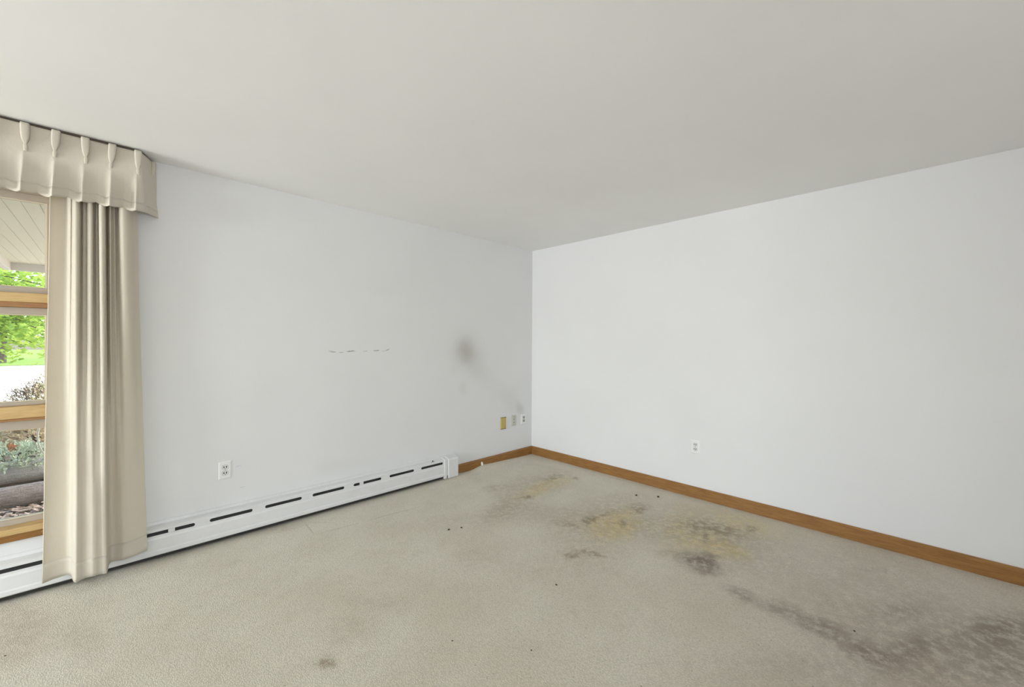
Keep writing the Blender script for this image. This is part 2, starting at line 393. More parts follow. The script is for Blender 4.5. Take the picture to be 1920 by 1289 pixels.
# jambs and posts
wbox('jamb', M_winwood, WX0, WX0 + .012, 0, T, WZ0, WZ1); wbox('jamb', M_winwood, WX1 - .012, WX1, 0, T, WZ0, WZ1)
wbox('head_board', M_sash, WX0 + .012, WX1 - .012, .0, T, 2.085, WZ1)
wbox('casing', M_winwood, WX1, WX1 + .055, -.014, 0, .285, 2.155); wbox('casing', M_winwood, WX0 - .055, WX0, -.014, 0, .285, 2.155)
wbox('head_casing', M_sash, WX0, WX1, -.014, 0, 2.09, 2.155)
for z0, z1 in ((.903, .966), (1.508, 1.557)):
    wbox('mullion_board', M_winwood, WX0 + .012, WX1 - .012, .0, T - .02, z0, z1)
wbox('stop_strip', M_stop, WX0 + .012, WX1 - .012, .004, T - .02, .889, .903); wbox('stop_strip', M_stop, WX0 + .012, WX1 - .012, .004, T - .02, 1.482, 1.508)
wbox('sill', M_winwood, WX0 - .06, WX1 + .06, -.028, T, WZ0 + .012, .345, bevel=.006)
wbox('apron', M_apron, WX0 - .05, WX1 + .05, -.02, 0, .277, .312)
# sashes, each with four rails and its pane
rows = [(.345, .372, .842, .889), (.966, .984, 1.447, 1.482), (1.557, 1.589, 2.051, 2.085)]
for (x0, x1) in cols:
    for (za, zb, zc, zd) in rows:
        s = empty('sash', (0, 0, 0), win)
        sx0, sx1 = x0 - .0225, x1 + .0225
        if x0 == cols[0][0]: sx0 = WX0 + .012
        if x0 == cols[2][0]: sx1 = WX1 - .012
        if x0 != cols[0][0]: sx0 = x0 - .0035
        if x0 != cols[2][0]: sx1 = x1 + .0035
        wbox('rail', M_sash, sx0, sx1, .04, .10, za, zb, s, .002); wbox('rail', M_sash, sx0, sx1, .04, .10, zc, zd, s, .002)
        wbox('stile', M_sash, sx0, x0, .04, .10, zb, zc, s, .002); wbox('stile', M_sash, x1, sx1, .04, .10, zb, zc, s, .002)
        # pale glazing beads
        t = .006
        for q in ((x0, x1, zb, zb + t), (x0, x1, zc - t, zc), (x0, x0 + t, zb + t, zc - t), (x1 - t, x1, zb + t, zc - t)):
            wbox('bead', M_bead, q[0], q[1], .056, .064, q[2], q[3], s, 0)
        wbox('pane', M_glass, x0 + .001, x1 - .001, .066, .070, zb + .001, zc - .001, s, 0)
# knot / latch screw on the apron
b = MB(); b.tube([(-3.835 - wo.x, -.0205 - wo.y, .300 - wo.z), (-3.835 - wo.x, -.026 - wo.y, .300 - wo.z)], .006, 10); b.build('screw_head', M_stop, win)

# added unseen windows behind the camera, openings for the fill lights
def plain_window(name, axis, a0, a1, c, z0, z1, out, label):
    r = struct(empty(name, (0, 0, 0)), label)
    def bx(nm, m, u0, u1, w0, w1, d0, d1):
        lo, hi = min(c + out * d0, c + out * d1), max(c + out * d0, c + out * d1)
        b = MB().box(u0, u1, lo, hi, w0, w1) if axis == 'X' else MB().box(lo, hi, u0, u1, w0, w1)
        b.build(nm, m, r)
    for u0, u1, w0, w1 in ((a0, a0 + .05, z0, z1), (a1 - .05, a1, z0, z1)): bx('jamb', M_winwood, u0, u1, w0, w1, .02, .12)
    bx('sill', M_winwood, a0 + .05, a1 - .05, z0, z0 + .05, -.02, .12); bx('head_board', M_winwood, a0 + .05, a1 - .05, z1 - .05, z1, .02, .12)
    mid = (a0 + a1) / 2
    bx('mullion', M_winwood, mid - .03, mid + .03, z0 + .05, z1 - .05, .03, .11)
    bx('pane', M_glass, a0 + .05, mid - .03, z0 + .05, z1 - .05, .06, .065); bx('pane', M_glass, mid + .03, a1 - .05, z0 + .05, z1 - .05, .06, .065)
plain_window('added_window_2', 'X', -4.15, -2.65, RY, .45, 2.25, -1, 'added two pane wooden window behind the camera for fill light')
plain_window('added_window_3', 'Y', -2.4, -.3, RX, .45, 2.25, -1, 'added two pane wooden window in the far side wall for fill light')

# ------------------------------------------------------------------ baseboard heater
heat = empty('baseboard_heater', (-3.7, 0, 0)); ho = Vector(heat.location)
tagit(heat, 'long low white metal baseboard heater with dark slots under the window', 'heater')
HX0, HX1 = -6.2, -1.255
def hext(prof, a, b): return MB().extrude([(y, z) for y, z in prof], a - ho.x, b - ho.x, 'X')
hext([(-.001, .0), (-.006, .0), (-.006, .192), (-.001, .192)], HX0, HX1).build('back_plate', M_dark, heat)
# top flange against the wall and sloping hood above the slots
hext([(0, .198), (-.010, .198), (-.012, .190), (-.050, .183), (-.062, .176), (-.062, .1685), (-.059, .1685), (-.059, .174), (-.049, .179), (-.010, .186), (0, .186)], HX0, HX1).build('top_cover', M_white, heat)
hext([(-.0004, .206), (-.006, .206), (-.008, .200), (-.008, .196), (-.0004, .196)], HX0, HX1).build('wall_flange', M_white, heat)
# front panel pierced by round-ended slots
def slot_panel():
    pitch, L, h = .3137, .238, .0105
    zc, z_lo, z_hi = .152, .128, .1685
    bm_v, bm_f = [], []
    slots = []
    s = -1.554
    while s > HX0: slots.append(s); s -= pitch
    slots.sort()
    y = -.062
    b = MB()
    edges = [HX0] + [q + L + (pitch - L) / 2 for q in slots[:-1]] + [HX1]
    for k, s0 in enumerate(slots):
        if k == 0 and s0 < HX0 + .02: continue
        x0, x1 = edges[k], edges[k + 1]
        c0, c1 = s0 + h, s0 + L - h
        inner = []
        for i in range(9): t = -PI / 2 + PI * i / 8; inner.append((c1 + h * math.cos(t), zc + h * math.sin(t)))
        for i in range(9): t = PI / 2 + PI * i / 8; inner.append((c0 + h * math.cos(t), zc + h * math.sin(t)))
        outer = []
        for (px, pz) in inner:
            # push every inner point onto the surrounding rectangle
            if px >= c1 + h * .75: outer.append((x1, z_lo + (z_hi - z_lo) * (pz - (zc - h)) / (2 * h)))
            elif px <= c0 - h * .75: outer.append((x0, z_lo + (z_hi - z_lo) * (pz - (zc - h)) / (2 * h)))
            else:
                fx = x1 if px > (c0 + c1) / 2 else x0
                outer.append((fx, z_hi if pz > zc else z_lo))
        n = len(b.v); m = len(inner)
        for (px, pz) in inner: b.v.append((px - ho.x, y, pz))
        for (px, pz) in outer: b.v.append((px - ho.x, y, pz))
        for i in range(m): j = (i + 1) % m; b.f.append((n + i, n + j, n + m + j, n + m + i))
    return b, slots
pb, SL = slot_panel()
o = pb.build('slotted_strip', M_white, heat); md = o.modifiers.new('t', 'SOLIDIFY'); md.thickness = .0016; md.offset = 0
hext([(-.0612, .129), (-.0632, .129), (-.0665, .118), (-.0665, .055), (-.070, .047), (-.070, .028), (-.064, .022), (-.060, .022), (-.060, .026), (-.064, .029), (-.064, .045), (-.0612, .052)], HX0, HX1).build('front_panel', M_white, heat)
# damper blade and fins behind the slots, dark block standing in for the floor gap shadow
hext([(-.036, .168), (-.056, .128), (-.054, .126), (-.034, .166)], HX0 + .01, HX1 - .01).build('damper', M_fin, heat)
hext([(-.045, .0), (-.0455, .03), (-.01, .03), (-.01, .0)], HX0 + .01, HX1 - .01).build('gap_shade', M_dark, heat)
# little white damper brackets seen inside two slots
for x in (-3.312, -2.116):
    MB().box(x - .016 - ho.x, x + .016 - ho.x, -.0655, -.058, .1425, .162).build('bracket', M_white, heat, bevel=.002)
# joining seam cover and end cap
hext([(0, .20), (-.012, .196), (-.050, .186), (-.0665, .178), (-.0715, .118), (-.0715, .0), (0, .0)], -1.30, -1.275).build('seam_cover', M_white, heat, bevel=.002)
cap = hext([(0, .203), (-.012, .199), (-.050, .190), (-.070, .181), (-.075, .17), (-.075, -.004), (0, -.004)], -1.257, -1.14).build('end_cap', M_white, heat, bevel=.004)
hext([(0, .203), (-.012, .199), (-.050, .190), (-.070, .181), (-.075, .17), (-.075, -.004), (0, -.004)], -6.31, -6.198).build('end_cap', M_white, heat, bevel=.004)
b = MB().box(-1.422 - ho.x, -1.416 - ho.x, -.050, -.044, .182, .196); b.box(-1.44 - ho.x, -1.40 - ho.x, -.053, -.050, .1825, .1845); b.build('damper_tab', M_fin, heat)

# ------------------------------------------------------------------ wall plates
def frame_axes(wall):
    # local x to the right as one faces the wall, local y out of the wall, local z up
    return 0.0 if wall == 'left' else -PI / 2
def plate_mesh(w, h, d=.006, lip=.008):
    b = MB()
    pts = [(-w / 2, -h / 2), (w / 2, -h / 2), (w / 2, h / 2), (-w / 2, h / 2)]
    ins = [(-w / 2 + lip, -h / 2 + lip), (w / 2 - lip, -h / 2 + lip), (w / 2 - lip, h / 2 - lip), (-w / 2 + lip, h / 2 - lip)]
    for y, q in ((-.0002, pts), (-.002, pts), (-d, ins)):
        for x, z in q: b.v.append((x, y, z))
    for L in (0, 4):
        for i in range(4): j = (i + 1) % 4; b.f.append((L + i, L + j, L + 4 + j, L + 4 + i))
    b.f.append((8, 9, 10, 11)); b.f.append((3, 2, 1, 0))
    return b
def disc(r, y0, y1, cx, cz, seg=16, flat=None):
    b = MB(); ring = []
    for i in range(seg):
        t = 2 * PI * i / seg; x, z = r * math.cos(t), r * math.sin(t)
        if flat: z = max(-flat, min(flat, z))
        ring.append((cx + x, cz + z))
    n = seg
    for y in (y0, y1):
        for x, z in ring: b.v.append((x, y, z))
    b.f.append(tuple(range(n))); b.f.append(tuple(reversed(range(n, 2 * n))))
    for i in range(n): b.f.append((i, (i + 1) % n, n + (i + 1) % n, n + i))
    return b
def outlet(loc, rz, w, h, label, faces=M_face, scale=1.0):
    r = empty('outlet', loc); r.rotation_euler = (0, 0, rz)
    tagit(r, label, 'outlet', 'white duplex outlets low on the walls')
    plate_mesh(w, h).build('plate', M_plate, r)
    for s in (1, -1):
        cz = s * .0195 * scale
        f = disc(.0172 * scale, -.0055, -.0078, 0, cz, 20, .0142 * scale).build('socket', faces, r)
        ring = disc(.0182 * scale, -.0050, -.0064, 0, cz, 20, .0152 * scale).build('socket_gap', M_slotm, r)
        for dx, hh in ((-.0070, .0056), (.0070, .0062)):
            MB().box(dx * scale - .0027, dx * scale + .0027, -.0082, -.0070, cz + .002 * scale - hh, cz + .002 * scale + hh).build('slot', M_slotm, f)
        disc(.0026 * scale, -.0070, -.0082, 0, cz - .0085 * scale, 10).build('ground_hole', M_slotm, f)
    disc(.0030, -.0055, -.0072, 0, 0, 10).build('screw', M_steel, r)
    return r
outlet((-3.032, 0, .4445), 0, .074, .121, 'white outlet on the window wall above the heater slots')
outlet((0, -1.911, .421), -PI / 2, .079, .117, 'white outlet alone on the bare right wall')
outlet((-.141, 0, .417), 0, .086, .117, 'white outlet nearest the corner, rightmost of three plates', mat('grey_socket_face', (.45, .45, .43), .4, .4))
# grey jack plate
r = empty('jack_plate', (-.3015, 0, .421)); tagit(r, 'grey wall plate with a column of small dark jacks, middle of three', 'wall plate')
plate_mesh(.072, .122).build('plate', M_grey, r)
for dz in (.041, .013, -.021, -.044):
    disc(.0052 if abs(dz) < .03 else .0038, -.0055, -.0075, .0, dz, 12).build('jack_hole' if abs(dz) < .03 else 'screw', M_slotm if dz > -.04 else M_steel, r)
# yellow blank plate
r = empty('blank_plate', (-.469, 0, .413)); tagit(r, 'dull yellow blank wall plate left of the grey jack plate', 'wall plate')
plate_mesh(.085, .125, .010, .006).build('plate', M_brass, r)
MB().box(-.041, .041, -.0085, -.001, -.0655, -.0615).build('bottom_edge', M_brassE, r); MB().box(-.038, .041, -.0085, -.001, .0615, .0645).build('top_edge', M_brassE, r)
for dz in (.042, -.042): disc(.003, -.0095, -.0108, 0, dz, 10).build('screw', M_brass, r)

# ------------------------------------------------------------------ drape
def catmull(P, t):
    n = len(P) - 1; k = min(int(t * n), n - 1); u = t * n - k
    p0, p1, p2, p3 = P[max(k - 1, 0)], P[k], P[k + 1], P[min(k + 2, n)]
    return tuple(.5 * ((2 * b) + (-a + c) * u + (2 * a - 5 * b + 4 * c - d) * u * u + (-a + 3 * b - 3 * c + d) * u ** 3) for a, b, c, d in zip(p0, p1, p2, p3))
top = [(-3.808, -.066), (-3.79, -.055), (-3.755, -.045), (-3.738, -.092), (-3.732, -.090), (-3.722, -.136), (-3.704, -.132), (-3.697, -.070), (-3.690, -.092), (-3.680, -.092), (-3.673, -.125), (-3.657, -.130),
       (-3.650, -.070), (-3.642, -.092), (-3.636, -.09), (-3.630, -.136), (-3.612, -.137), (-3.604, -.09), (-3.600, -.045), (-3.595, -.085), (-3.588, -.118), (-3.578, -.085), (-3.571, -.092), (-3.562, -.065), (-3.550, -.130), (-3.530, -.139), (-3.512, -.122), (-3.495, -.080), (-3.478, -.055)]
bot = [(-3.826, -.104), (-3.80, -.096), (-3.765, -.090), (-3.742, -.092), (-3.728, -.110), (-3.717, -.175), (-3.708, -.195), (-3.694, -.193), (-3.682, -.188), (-3.670, -.187), (-3.658, -.190), (-3.646, -.194),
       (-3.634, -.193), (-3.622, -.189), (-3.610, -.188), (-3.600, -.190), (-3.592, -.185), (-3.588, -.150), (-3.585, -.112), (-3.578, -.096), (-3.568, -.092), (-3.556, -.096), (-3.542, -.106), (-3.525, -.116), (-3.505, -.119), (-3.484, -.116), (-3.464, -.110), (-3.444, -.102), (-3.424, -.094)]
zb = [.055, .058, .060, .062, .062, .056, .050, .052, .053, .055, .056, .056, .055, .054, .052, .050, .050, .055, .062, .066, .066, .066, .068, .070, .072, .073, .075, .077, .080]
NU, NV = 240, 60
def drape_fn(u, v):
    tx, ty = catmull(top, u); bx, by = catmull(bot, u); z0 = catmull([(z,) for z in zb], u)[0]
    z = 2.34 + (z0 - 2.34) * v
    k = v ** 1.25
    k2 = max(0, min(1, (v - .1) / .75)); k2 = k2 * k2 * (3 - 2 * k2)
    x = tx + (bx - tx) * k; y = ty + (by - ty) * k2
    n = noise.noise(Vector((x * 9, z * 2.2, 3.1))) * .007 * min(1, v * 2) + noise.noise(Vector((x * 22, z * 9, 1.7))) * .004 * max(0, v - .55) * 2.2
    y += n
    if z < .23: y = min(y, -.082)
    return (x, y, z)
b = MB().grid(NV, NU, lambda i, j: drape_fn(j, i))
# gravity: object origin at the hem
dr = b.build('drape', M_drape, None, smooth=True, solid=.0016)
tagit(dr, 'full length cream cloth drape hanging in folds at the window edge', 'curtain')
# hem line: bottom turned hem as a part
def hem_fn(i, j):
    x, y, z = drape_fn(j, .958 + .0425 * i); 
    return (x, y - .0014, z + .0008)
MB().grid(5, NU, hem_fn).build('hem', M_drape, dr, smooth=True, solid=.0012)
# stitched leading edge
MB().tube([Vector(drape_fn(0, v / 40)) + Vector((-.001, 0, 0)) for v in range(41)], .0028, 6).build('side_hem', M_drape, dr, smooth=True)

# ------------------------------------------------------------------ valance
val = empty('valance', (-4.9, -.15, 2.05)); vo = Vector(val.location)
tagit(val, 'short cream pinch pleated valance along the top of the window', 'valance')
PL = [-3.475 - .1035 * k for k in range(28)]
PL = [x for x in PL if x > -6.35]
ZT, ZB = 2.384, 2.052
def val_plan(s):
    """arc parameter to plan position: front run then the return to the wall"""
    Lf = -3.462 + 6.36
    if s <= Lf: return (-6.36 + s, -.150), 0.0
    q = (s - Lf) / .165
    return (-3.462 + .068 * q, -.150 + .150 * q), q
LT = (-3.462 + 6.36) + .160
def val_fn(v, u):
    s = u * LT; (x, y), q = val_plan(s)
    dz = v
    near = min(PL, key=lambda p: abs(p - .008 * v * 1.0 - x)); d = x - (near - .010 * v)
    k = max(0, (v - .30) / .70); k = k * k * (3 - 2 * k) if k < 1 else 1
    amp = .050 * k
    wav = math.exp(-(abs(d) / .011) ** 1.5) if d < 0 else max(0, 1 - d / .058) ** 1.6
    jit = noise.noise(Vector((near * 13, 0, 4)))
    off = amp * (1 + .4 * jit) * wav * (1 - q) + .004 * math.sin(v * 5 + x * 9)
    off += noise.noise(Vector((x * 14, v * 3, 2))) * .006 * k
    nx, ny = (0, -1) if q <= 0 else (.9, -.42)
    flare = .022 * v * q
    z = ZT + (ZB - ZT) * v
    sag = .017 * v * v * math.sin(PI * max(0, min(1, (d + .052) / .1035))) + .010 * v * noise.noise(Vector((x * 9, 9, 1)))
    z -= sag * (1 - q) - .004 * v
    return (x + nx * off + flare - vo.x, min(y + ny * off, -.006) - vo.y, z - vo.z)
MB().grid(26, 900, val_fn).build('cloth', M_val, val, smooth=True, solid=.0016)
MB().grid(4, 900, lambda i, j: tuple(Vector(val_fn(.86 + .14 * i, j)) + Vector((0, -.0012, 0)))).build('hem', M_val, val, smooth=True, solid=.001)
def pleat_mesh(seed):
    rnd = random.Random(seed); b = MB(); seg = 12
    P = [(0, .0165, .017), (.012, .0175, .019), (.045, .0170, .019), (.075, .0140, .016), (.092, .0085, .010), (.100, .0055, .006), (.112, .0085, .007), (.135, .007, .003)]
    lean = rnd.uniform(-.006, .003)
    for (dz, w, d) in P:
        for j in range(seg):
            t = 2 * PI * j / seg
            cx = math.cos(t); sy = math.sin(t)
            groove = 1 - .22 * (abs(math.sin(1.5 * t + PI / 4)) ** 6) if dz < .105 else 1
            b.v.append((lean * dz / .1 + w * cx, -.002 - d * (.9 + sy * -1.0) * groove * .75 if sy < 0 else -.002 + .0 * sy, -dz))
    n = len(P)
    for i in range(n - 1):
        for j in range(seg): a = i * seg; b.f.append((a + j, a + (j + 1) % seg, a + seg + (j + 1) % seg, a + seg + j))
    b.f.append(tuple(reversed(range(seg))))
    return b.mesh('pinch_pleat')
pm = [pleat_mesh(s) for s in range(4)]
for me in pm:
    for p_ in me.polygons: p_.use_smooth = True
for i, x in enumerate(PL):
    o = link('pinch_pleat', pm[i % 4], M_val, val); o.location = (x - vo.x, -.150 - vo.y, ZT - vo.z + .002)
o = link('pinch_pleat', pm[1], M_val, val); o.location = (-3.411 - vo.x, -.040 - vo.y, ZT - vo.z - .004); o.rotation_euler = (0, 0, math.radians(62)); o.scale = (.8, .8, .9)
MB().box(-6.35 - vo.x, -3.481 - vo.x, -.143 - vo.y, -.118 - vo.y, 2.372 - vo.z, 2.3985 - vo.z).build('track', M_track, val)
MB().extrude([(-3.480 - vo.x, -.143 - vo.y), (-3.464 - vo.x, -.143 - vo.y), (-3.405 - vo.x, -.001 - vo.y), (-3.421 - vo.x, -.001 - vo.y)], 2.374 - vo.z, 2.3975 - vo.z, 'Z').build('track_return', M_track, val)

# ------------------------------------------------------------------ small things on the carpet
def crumb_mesh(seed, r, flat=.5):
    bm = bmesh.new(); bmesh.ops.create_icosphere(bm, subdivisions=1, radius=r); rnd = random.Random(seed)
    for v in bm.verts: v.co = Vector((v.co.x * rnd.uniform(.6, 1.5), v.co.y * rnd.uniform(.5, 1.1), v.co.z * flat * rnd.uniform(.7, 1.1) + r * flat))
    me = bpy.data.meshes.new('carpet_crumb'); bm.to_mesh(me); bm.free(); return me
CR = [(-1.883, -.948, .009, 'dark crumb on the carpet below the heater end, left of a pair'), (-1.801, -.984, .010, 'dark crumb on the carpet below the heater end, right of a pair'),
      (-.334, -1.541, .012, 'dark crumb by the right baseboard, left of two near the corner'), (-.231, -1.690, .012, 'dark crumb by the right baseboard, right of two near the corner'),
      (-2.501, -1.832, .004, 'tiny dark crumb low in the middle of the carpet'), (-2.292, -2.113, .004, 'tiny dark crumb at the lowest middle edge of the carpet'),
      (-1.847, -1.887, .006, 'small brown crumb on the carpet left of the tan streaks'), (-1.14, -3.07, .006, 'small dark crumb beside the grey stain band at right'),
      (-3.891, -.60, .004, 'tiny dark crumb at the left edge of the carpet')]
for i, (x, y, r_, lab) in enumerate(CR):
    o = link('carpet_crumb', crumb_mesh(i, r_), M_crumb); o.location = (x, y, FZ); o.rotation_euler = (0, 0, i * 1.3); tagit(o, lab, 'crumb', 'dark crumbs on the carpet')
# torn paper scrap at the left baseboard
b = MB()
pts = [(-.014, -.004, 0), (.010, -.006, .001), (.014, -.001, .016), (.006, .003, .036), (-.004, .004, .043), (-.015, .001, .030), (-.016, -.002, .014), (0, -.009, .018)]
b.v += pts; b.f += [(7, i, (i + 1) % 7) for i in range(7)]
o = b.build('paper_scrap', M_paper, None, solid=.0012); o.location = (-.80, -.034, .016); tagit(o, 'torn white paper scrap standing against the left baseboard', 'paper')

# ------------------------------------------------------------------ outside: porch roof
M_soffit = mat('cream_soffit_boards', (.80, .81, .66), .6, .3)
M_fascia = mat('white_fascia', (.74, .72, .68), .6, .3)
porch = empty('porch_roof', (-3.0, T, 2.2)); tagit(porch, 'cream boarded porch ceiling seen through the top pane', 'porch roof'); po = Vector(porch.location)
PX0, PX1, PY1 = -4.40, -1.4, 4.08
npl = int((PX1 - PX0) / .0805)
bm_ = MB().box(0,   .0782, 0, PY1 - T, 0, .02).mesh('plank')
bm_.materials.append(M_soffit)
for i in range(npl):
    o = link('plank', bm_, None, porch); o.location = (PX0 + i * .0805 + .002 - po.x, 0.002, 0)
MB().box(PX0 - po.x, PX1 - po.x, 0.002, PY1 - T, .021, .14).build('roof_deck', mat('porch_deck_dark', (.06, .055, .05), .9), porch)
MB().box(PX0 - .06 - po.x, PX1 - po.x, PY1 - po.y, PY1 + .05 - po.y, -.085, .15).build('fascia', M_fascia, porch, bevel=.004)
MB().box(PX0 - .06 - po.x, PX0 - po.x, .62, PY1 - po.y, -.085, .15).build('fascia', M_fascia, porch, bevel=.004)
MB().box(PX0 - .14 - po.x, PX0 - .07 - po.x, .62, PY1 + .12 - po.y, .02, .09).build('gutter', mat('dark_gutter', (.10, .09, .08), .6), porch)
MB().box(PX0 - po.x, PX1 - po.x, PY1 + .055 - po.y, PY1 + .12 - po.y, .02, .09).build('gutter', bpy.data.materials['dark_gutter'], porch)
eave = empty('eave', (-5.6, T, 2.26)); tagit(eave, 'narrow cream eave over the window left of the porch', 'eave'); eo = Vector(eave.location)
for i in range(24):
    o = link('plank', bm_, None, eave); o.location = (PX0 - .065 - .0805 * (i + 1) - eo.x, 0.002, 0); o.scale = (1, .155, 1)
MB().box(-6.5 - eo.x, PX0 - .065 - eo.x, .612, .65, -.06, .12).build('fascia', M_fascia, eave)

# ------------------------------------------------------------------ outside: ground
def soil(name, a, b_, sc):
    m = mat(name, a, .95, .1); n = noise_n(m, pos(m), sc, 5, .7)
    ln(m, mixc(m, mrange(m, n.outputs[0], .35, .68, 0, 1), a, b_), bsdf(m).inputs['Base Color']); bump(m, n.outputs[0], .8, .03); return m
M_soil = soil('mulch_soil', (.36, .26, .20), (.18, .12, .09), 18)
M_drive = soil('pale_driveway', (.62, .60, .55), (.54, .52, .47), 4)
M_lawn = soil('lawn_green', (.20, .30, .07), (.11, .2, .04), 5)
def gfn(u, v):
    x = -13 + 12 * v; y = T + .001 + 5.4 * u
    z = .005 + (.17 if y > 2.25 else 0) * min(1, max(0, (y - 2.25) / .15)) + .02 * noise.noise(Vector((x * 2, y * 2, 0))) * min(1, (y - T) * 3)
    return (x, y, z)
struct(MB().grid(70, 90, gfn).build('ground_bed', M_soil, smooth=True), 'brown mulch bed outside below the window')
struct(MB().box(-40, 30, 5.5, 26, -.1, .12).build('ground_drive', M_drive), 'pale sunlit driveway beyond the garden bed')
struct(MB().box(-60, 50, 26, 70, -.1, .16).build('ground_lawn', M_lawn), 'green lawn beyond the driveway')

# landscape timbers
def timber_mat(name, a, b_):
    m = wood(name, a, b_, (2.5, 16, 16), .9, 6)
    n = noise_n(m, objc(m), 14, 5, .75); bump(m, n.outputs[0], .9, .04); return m
M_tim1 = timber_mat('silver_weathered_timber', (.60, .57, .52), (.33, .31, .28)); M_tim2 = timber_mat('brown_weathered_timber', (.44, .36, .31), (.20, .155, .13))
def timber(name, x0, x1, y, z, r, m, label, seed):
    c = Vector(((x0 + x1) / 2, y, z)); n = 40
    pts = [(x0 + (x1 - x0) * i / n - c.x, .012 * noise.noise(Vector((i * .4, seed, 0))), .01 * noise.noise(Vector((i * .4, 0, seed)))) for i in range(n + 1)]
    o = MB().tube(pts, [r * (1 + .06 * noise.noise(Vector((i * .7, seed, 3)))) for i in range(n + 1)], 14).build(name, m, None, smooth=True); o.location = c; o.rotation_euler = (0, 0, .0)
    tagit(o, label, 'timber', 'weathered landscape timbers'); return o
timber('landscape_timber', -9.5, -1.6, 1.66, .09, .088, M_tim2, 'brown weathered timber lying nearest the window outside', 1)
timber('landscape_timber', -9.5, -1.6, 2.26, .165, .098, M_tim1, 'silver grey timber retaining the junipers behind the brown one', 5)

# wood chips: uncountable mulch
M_chip = mat('mulch_chip', (.36, .24, .18), .9, .1)
inf = nd(M_chip, 'ShaderNodeTexCoord'); _cn = noise_n(M_chip, pos(M_chip), 30, 2)
ln(M_chip, mixc(M_chip, mrange(M_chip, _cn.outputs[0], .35, .65, 0, 1), (.52, .41, .34), (.20, .14, .10)), bsdf(M_chip).inputs['Base Color'])
b = MB(); rnd = random.Random(3)
for i in range(2200):
    x = rnd.uniform(-5.6, -2.6); y = rnd.uniform(.72, 1.53); z = .012 + rnd.uniform(0, .022)
    a = rnd.uniform(0, PI); l = rnd.uniform(.012, .045); w = rnd.uniform(.006, .016); t = rnd.uniform(-.5, .5)
    dx, dy = math.cos(a) * l, math.sin(a) * l; ex, ey = -math.sin(a) * w, math.cos(a) * w; dz = math.sin(t) * l
    n = len(b.v); h = .005
    for zz in (z, z + h):
        b.v += [(x - dx - ex, y - dy - ey, zz - dz + .01), (x + dx - ex, y + dy - ey, zz + dz + .01), (x + dx + ex, y + dy + ey, zz + dz + .012), (x - dx + ex, y - dy + ey, zz - dz + .012)]
    b.f += [tuple(n + k for k in q) for q in ((4, 5, 6, 7), (0, 1, 5, 4), (1, 2, 6, 5), (2, 3, 7, 6), (3, 0, 4, 7))]
o = b.build('mulch_chips', M_chip); tagit(o, 'loose brown mulch chips scattered on the bed below the window', 'mulch', kind='stuff')

# ------------------------------------------------------------------ outside: plants
def leafmat(name, a, b_, trans=.4):
    m = mat(name, a, .6, .3); n = noise_n(m, pos(m), 6, 2)
    c = mixc(m, mrange(m, n.outputs[0], .35, .65, 0, 1), a, b_); ln(m, c, bsdf(m).inputs['Base Color'])
    t = nd(m, 'ShaderNodeBsdfTranslucent'); ln(m, c, t.inputs['Color']); mx = nd(m, 'ShaderNodeMixShader'); mx.inputs[0].default_value = trans
    ln(m, bsdf(m).outputs[0], mx.inputs[1]); ln(m, t.outputs[0], mx.inputs[2]); ln(m, mx.outputs[0], m.node_tree.nodes['Material Output'].inputs['Surface']); return m
M_maple = leafmat('maple_leaf_green', (.36, .48, .085), (.18, .30, .045), .5)
M_bark = soil('grey_bark', (.13, .10, .08), (.06, .045, .035), 20)
M_jun = leafmat('juniper_grey_green', (.60, .64, .47), (.38, .43, .28), .2)
M_yew = leafmat('dark_green_needles', (.20, .33, .13), (.10, .20, .07), .2)
M_tanl = leafmat('tan_dry_leaves', (.70, .57, .36), (.42, .31, .18), .2)
M_yell = leafmat('yellow_green_leaf', (.36, .38, .09), (.20, .24, .06), .3)
M_twig = leafmat('brown_twig_leaves', (.27, .20, .125), (.10, .075, .045), .15)
MAPLE = []
for k, (r_, a_) in enumerate([(1.0, 90), (.55, 70), (.9, 42), (.5, 20), (.72, -8), (.38, -40), (.15, -90), (.38, 220), (.72, 188), (.5, 160), (.9, 138), (.55, 110)]):
    MAPLE.append((r_ * math.cos(math.radians(a_)), r_ * math.sin(math.radians(a_)), .12 * math.sin(k * 1.7)))
def leaf_geo(c, size, n_, roll):
    n_ = n_.normalized(); a = n_.orthogonal().normalized(); a.rotate(Matrix.Rotation(roll, 3, n_)); bb = n_.cross(a)
    return [c + (a * x + bb * y + n_ * z) * size for x, y, z in MAPLE]
maple = empty('maple_tree', (-6.3, 8.0, .12)); tagit(maple, 'bright green maple with low leafy branches over the driveway', 'tree'); mo = Vector(maple.location)
b = MB(); b.tube([(0, 0, 0), (.05, -.05, 1.2), (-.03, .02, 2.6), (.05, .0, 4.4)], [.16, .13, .11, .06], 10); b.build('trunk', M_bark, maple, smooth=True)
rnd = random.Random(11)
BR = []
for i in range(26):
    tgt = Vector((rnd.uniform(-5.1, -4.0), rnd.uniform(5.8, 7.0), rnd.uniform(1.05, 2.15)) if i % 3 else (rnd.uniform(-5.8, -3.3), rnd.uniform(5.9, 7.4), rnd.uniform(1.2, 2.8))) - mo
    p0 = Vector((0, 0, rnd.uniform(1.5, 3.0))); pts = []
    for k in range(9):
        t = k / 8; pts.append(p0.lerp(tgt, t) + Vector((.08 * math.sin(i + 5 * t), .08 * math.cos(2 * i + 4 * t), .55 * t * (1 - t) + .04 * math.sin(i * 3 + 9 * t))))
    BR.append(pts)
    MB().tube(pts, [.030 * (1 - .85 * k / 8) for k in range(9)], 6).build('branch', M_bark, maple, smooth=True)
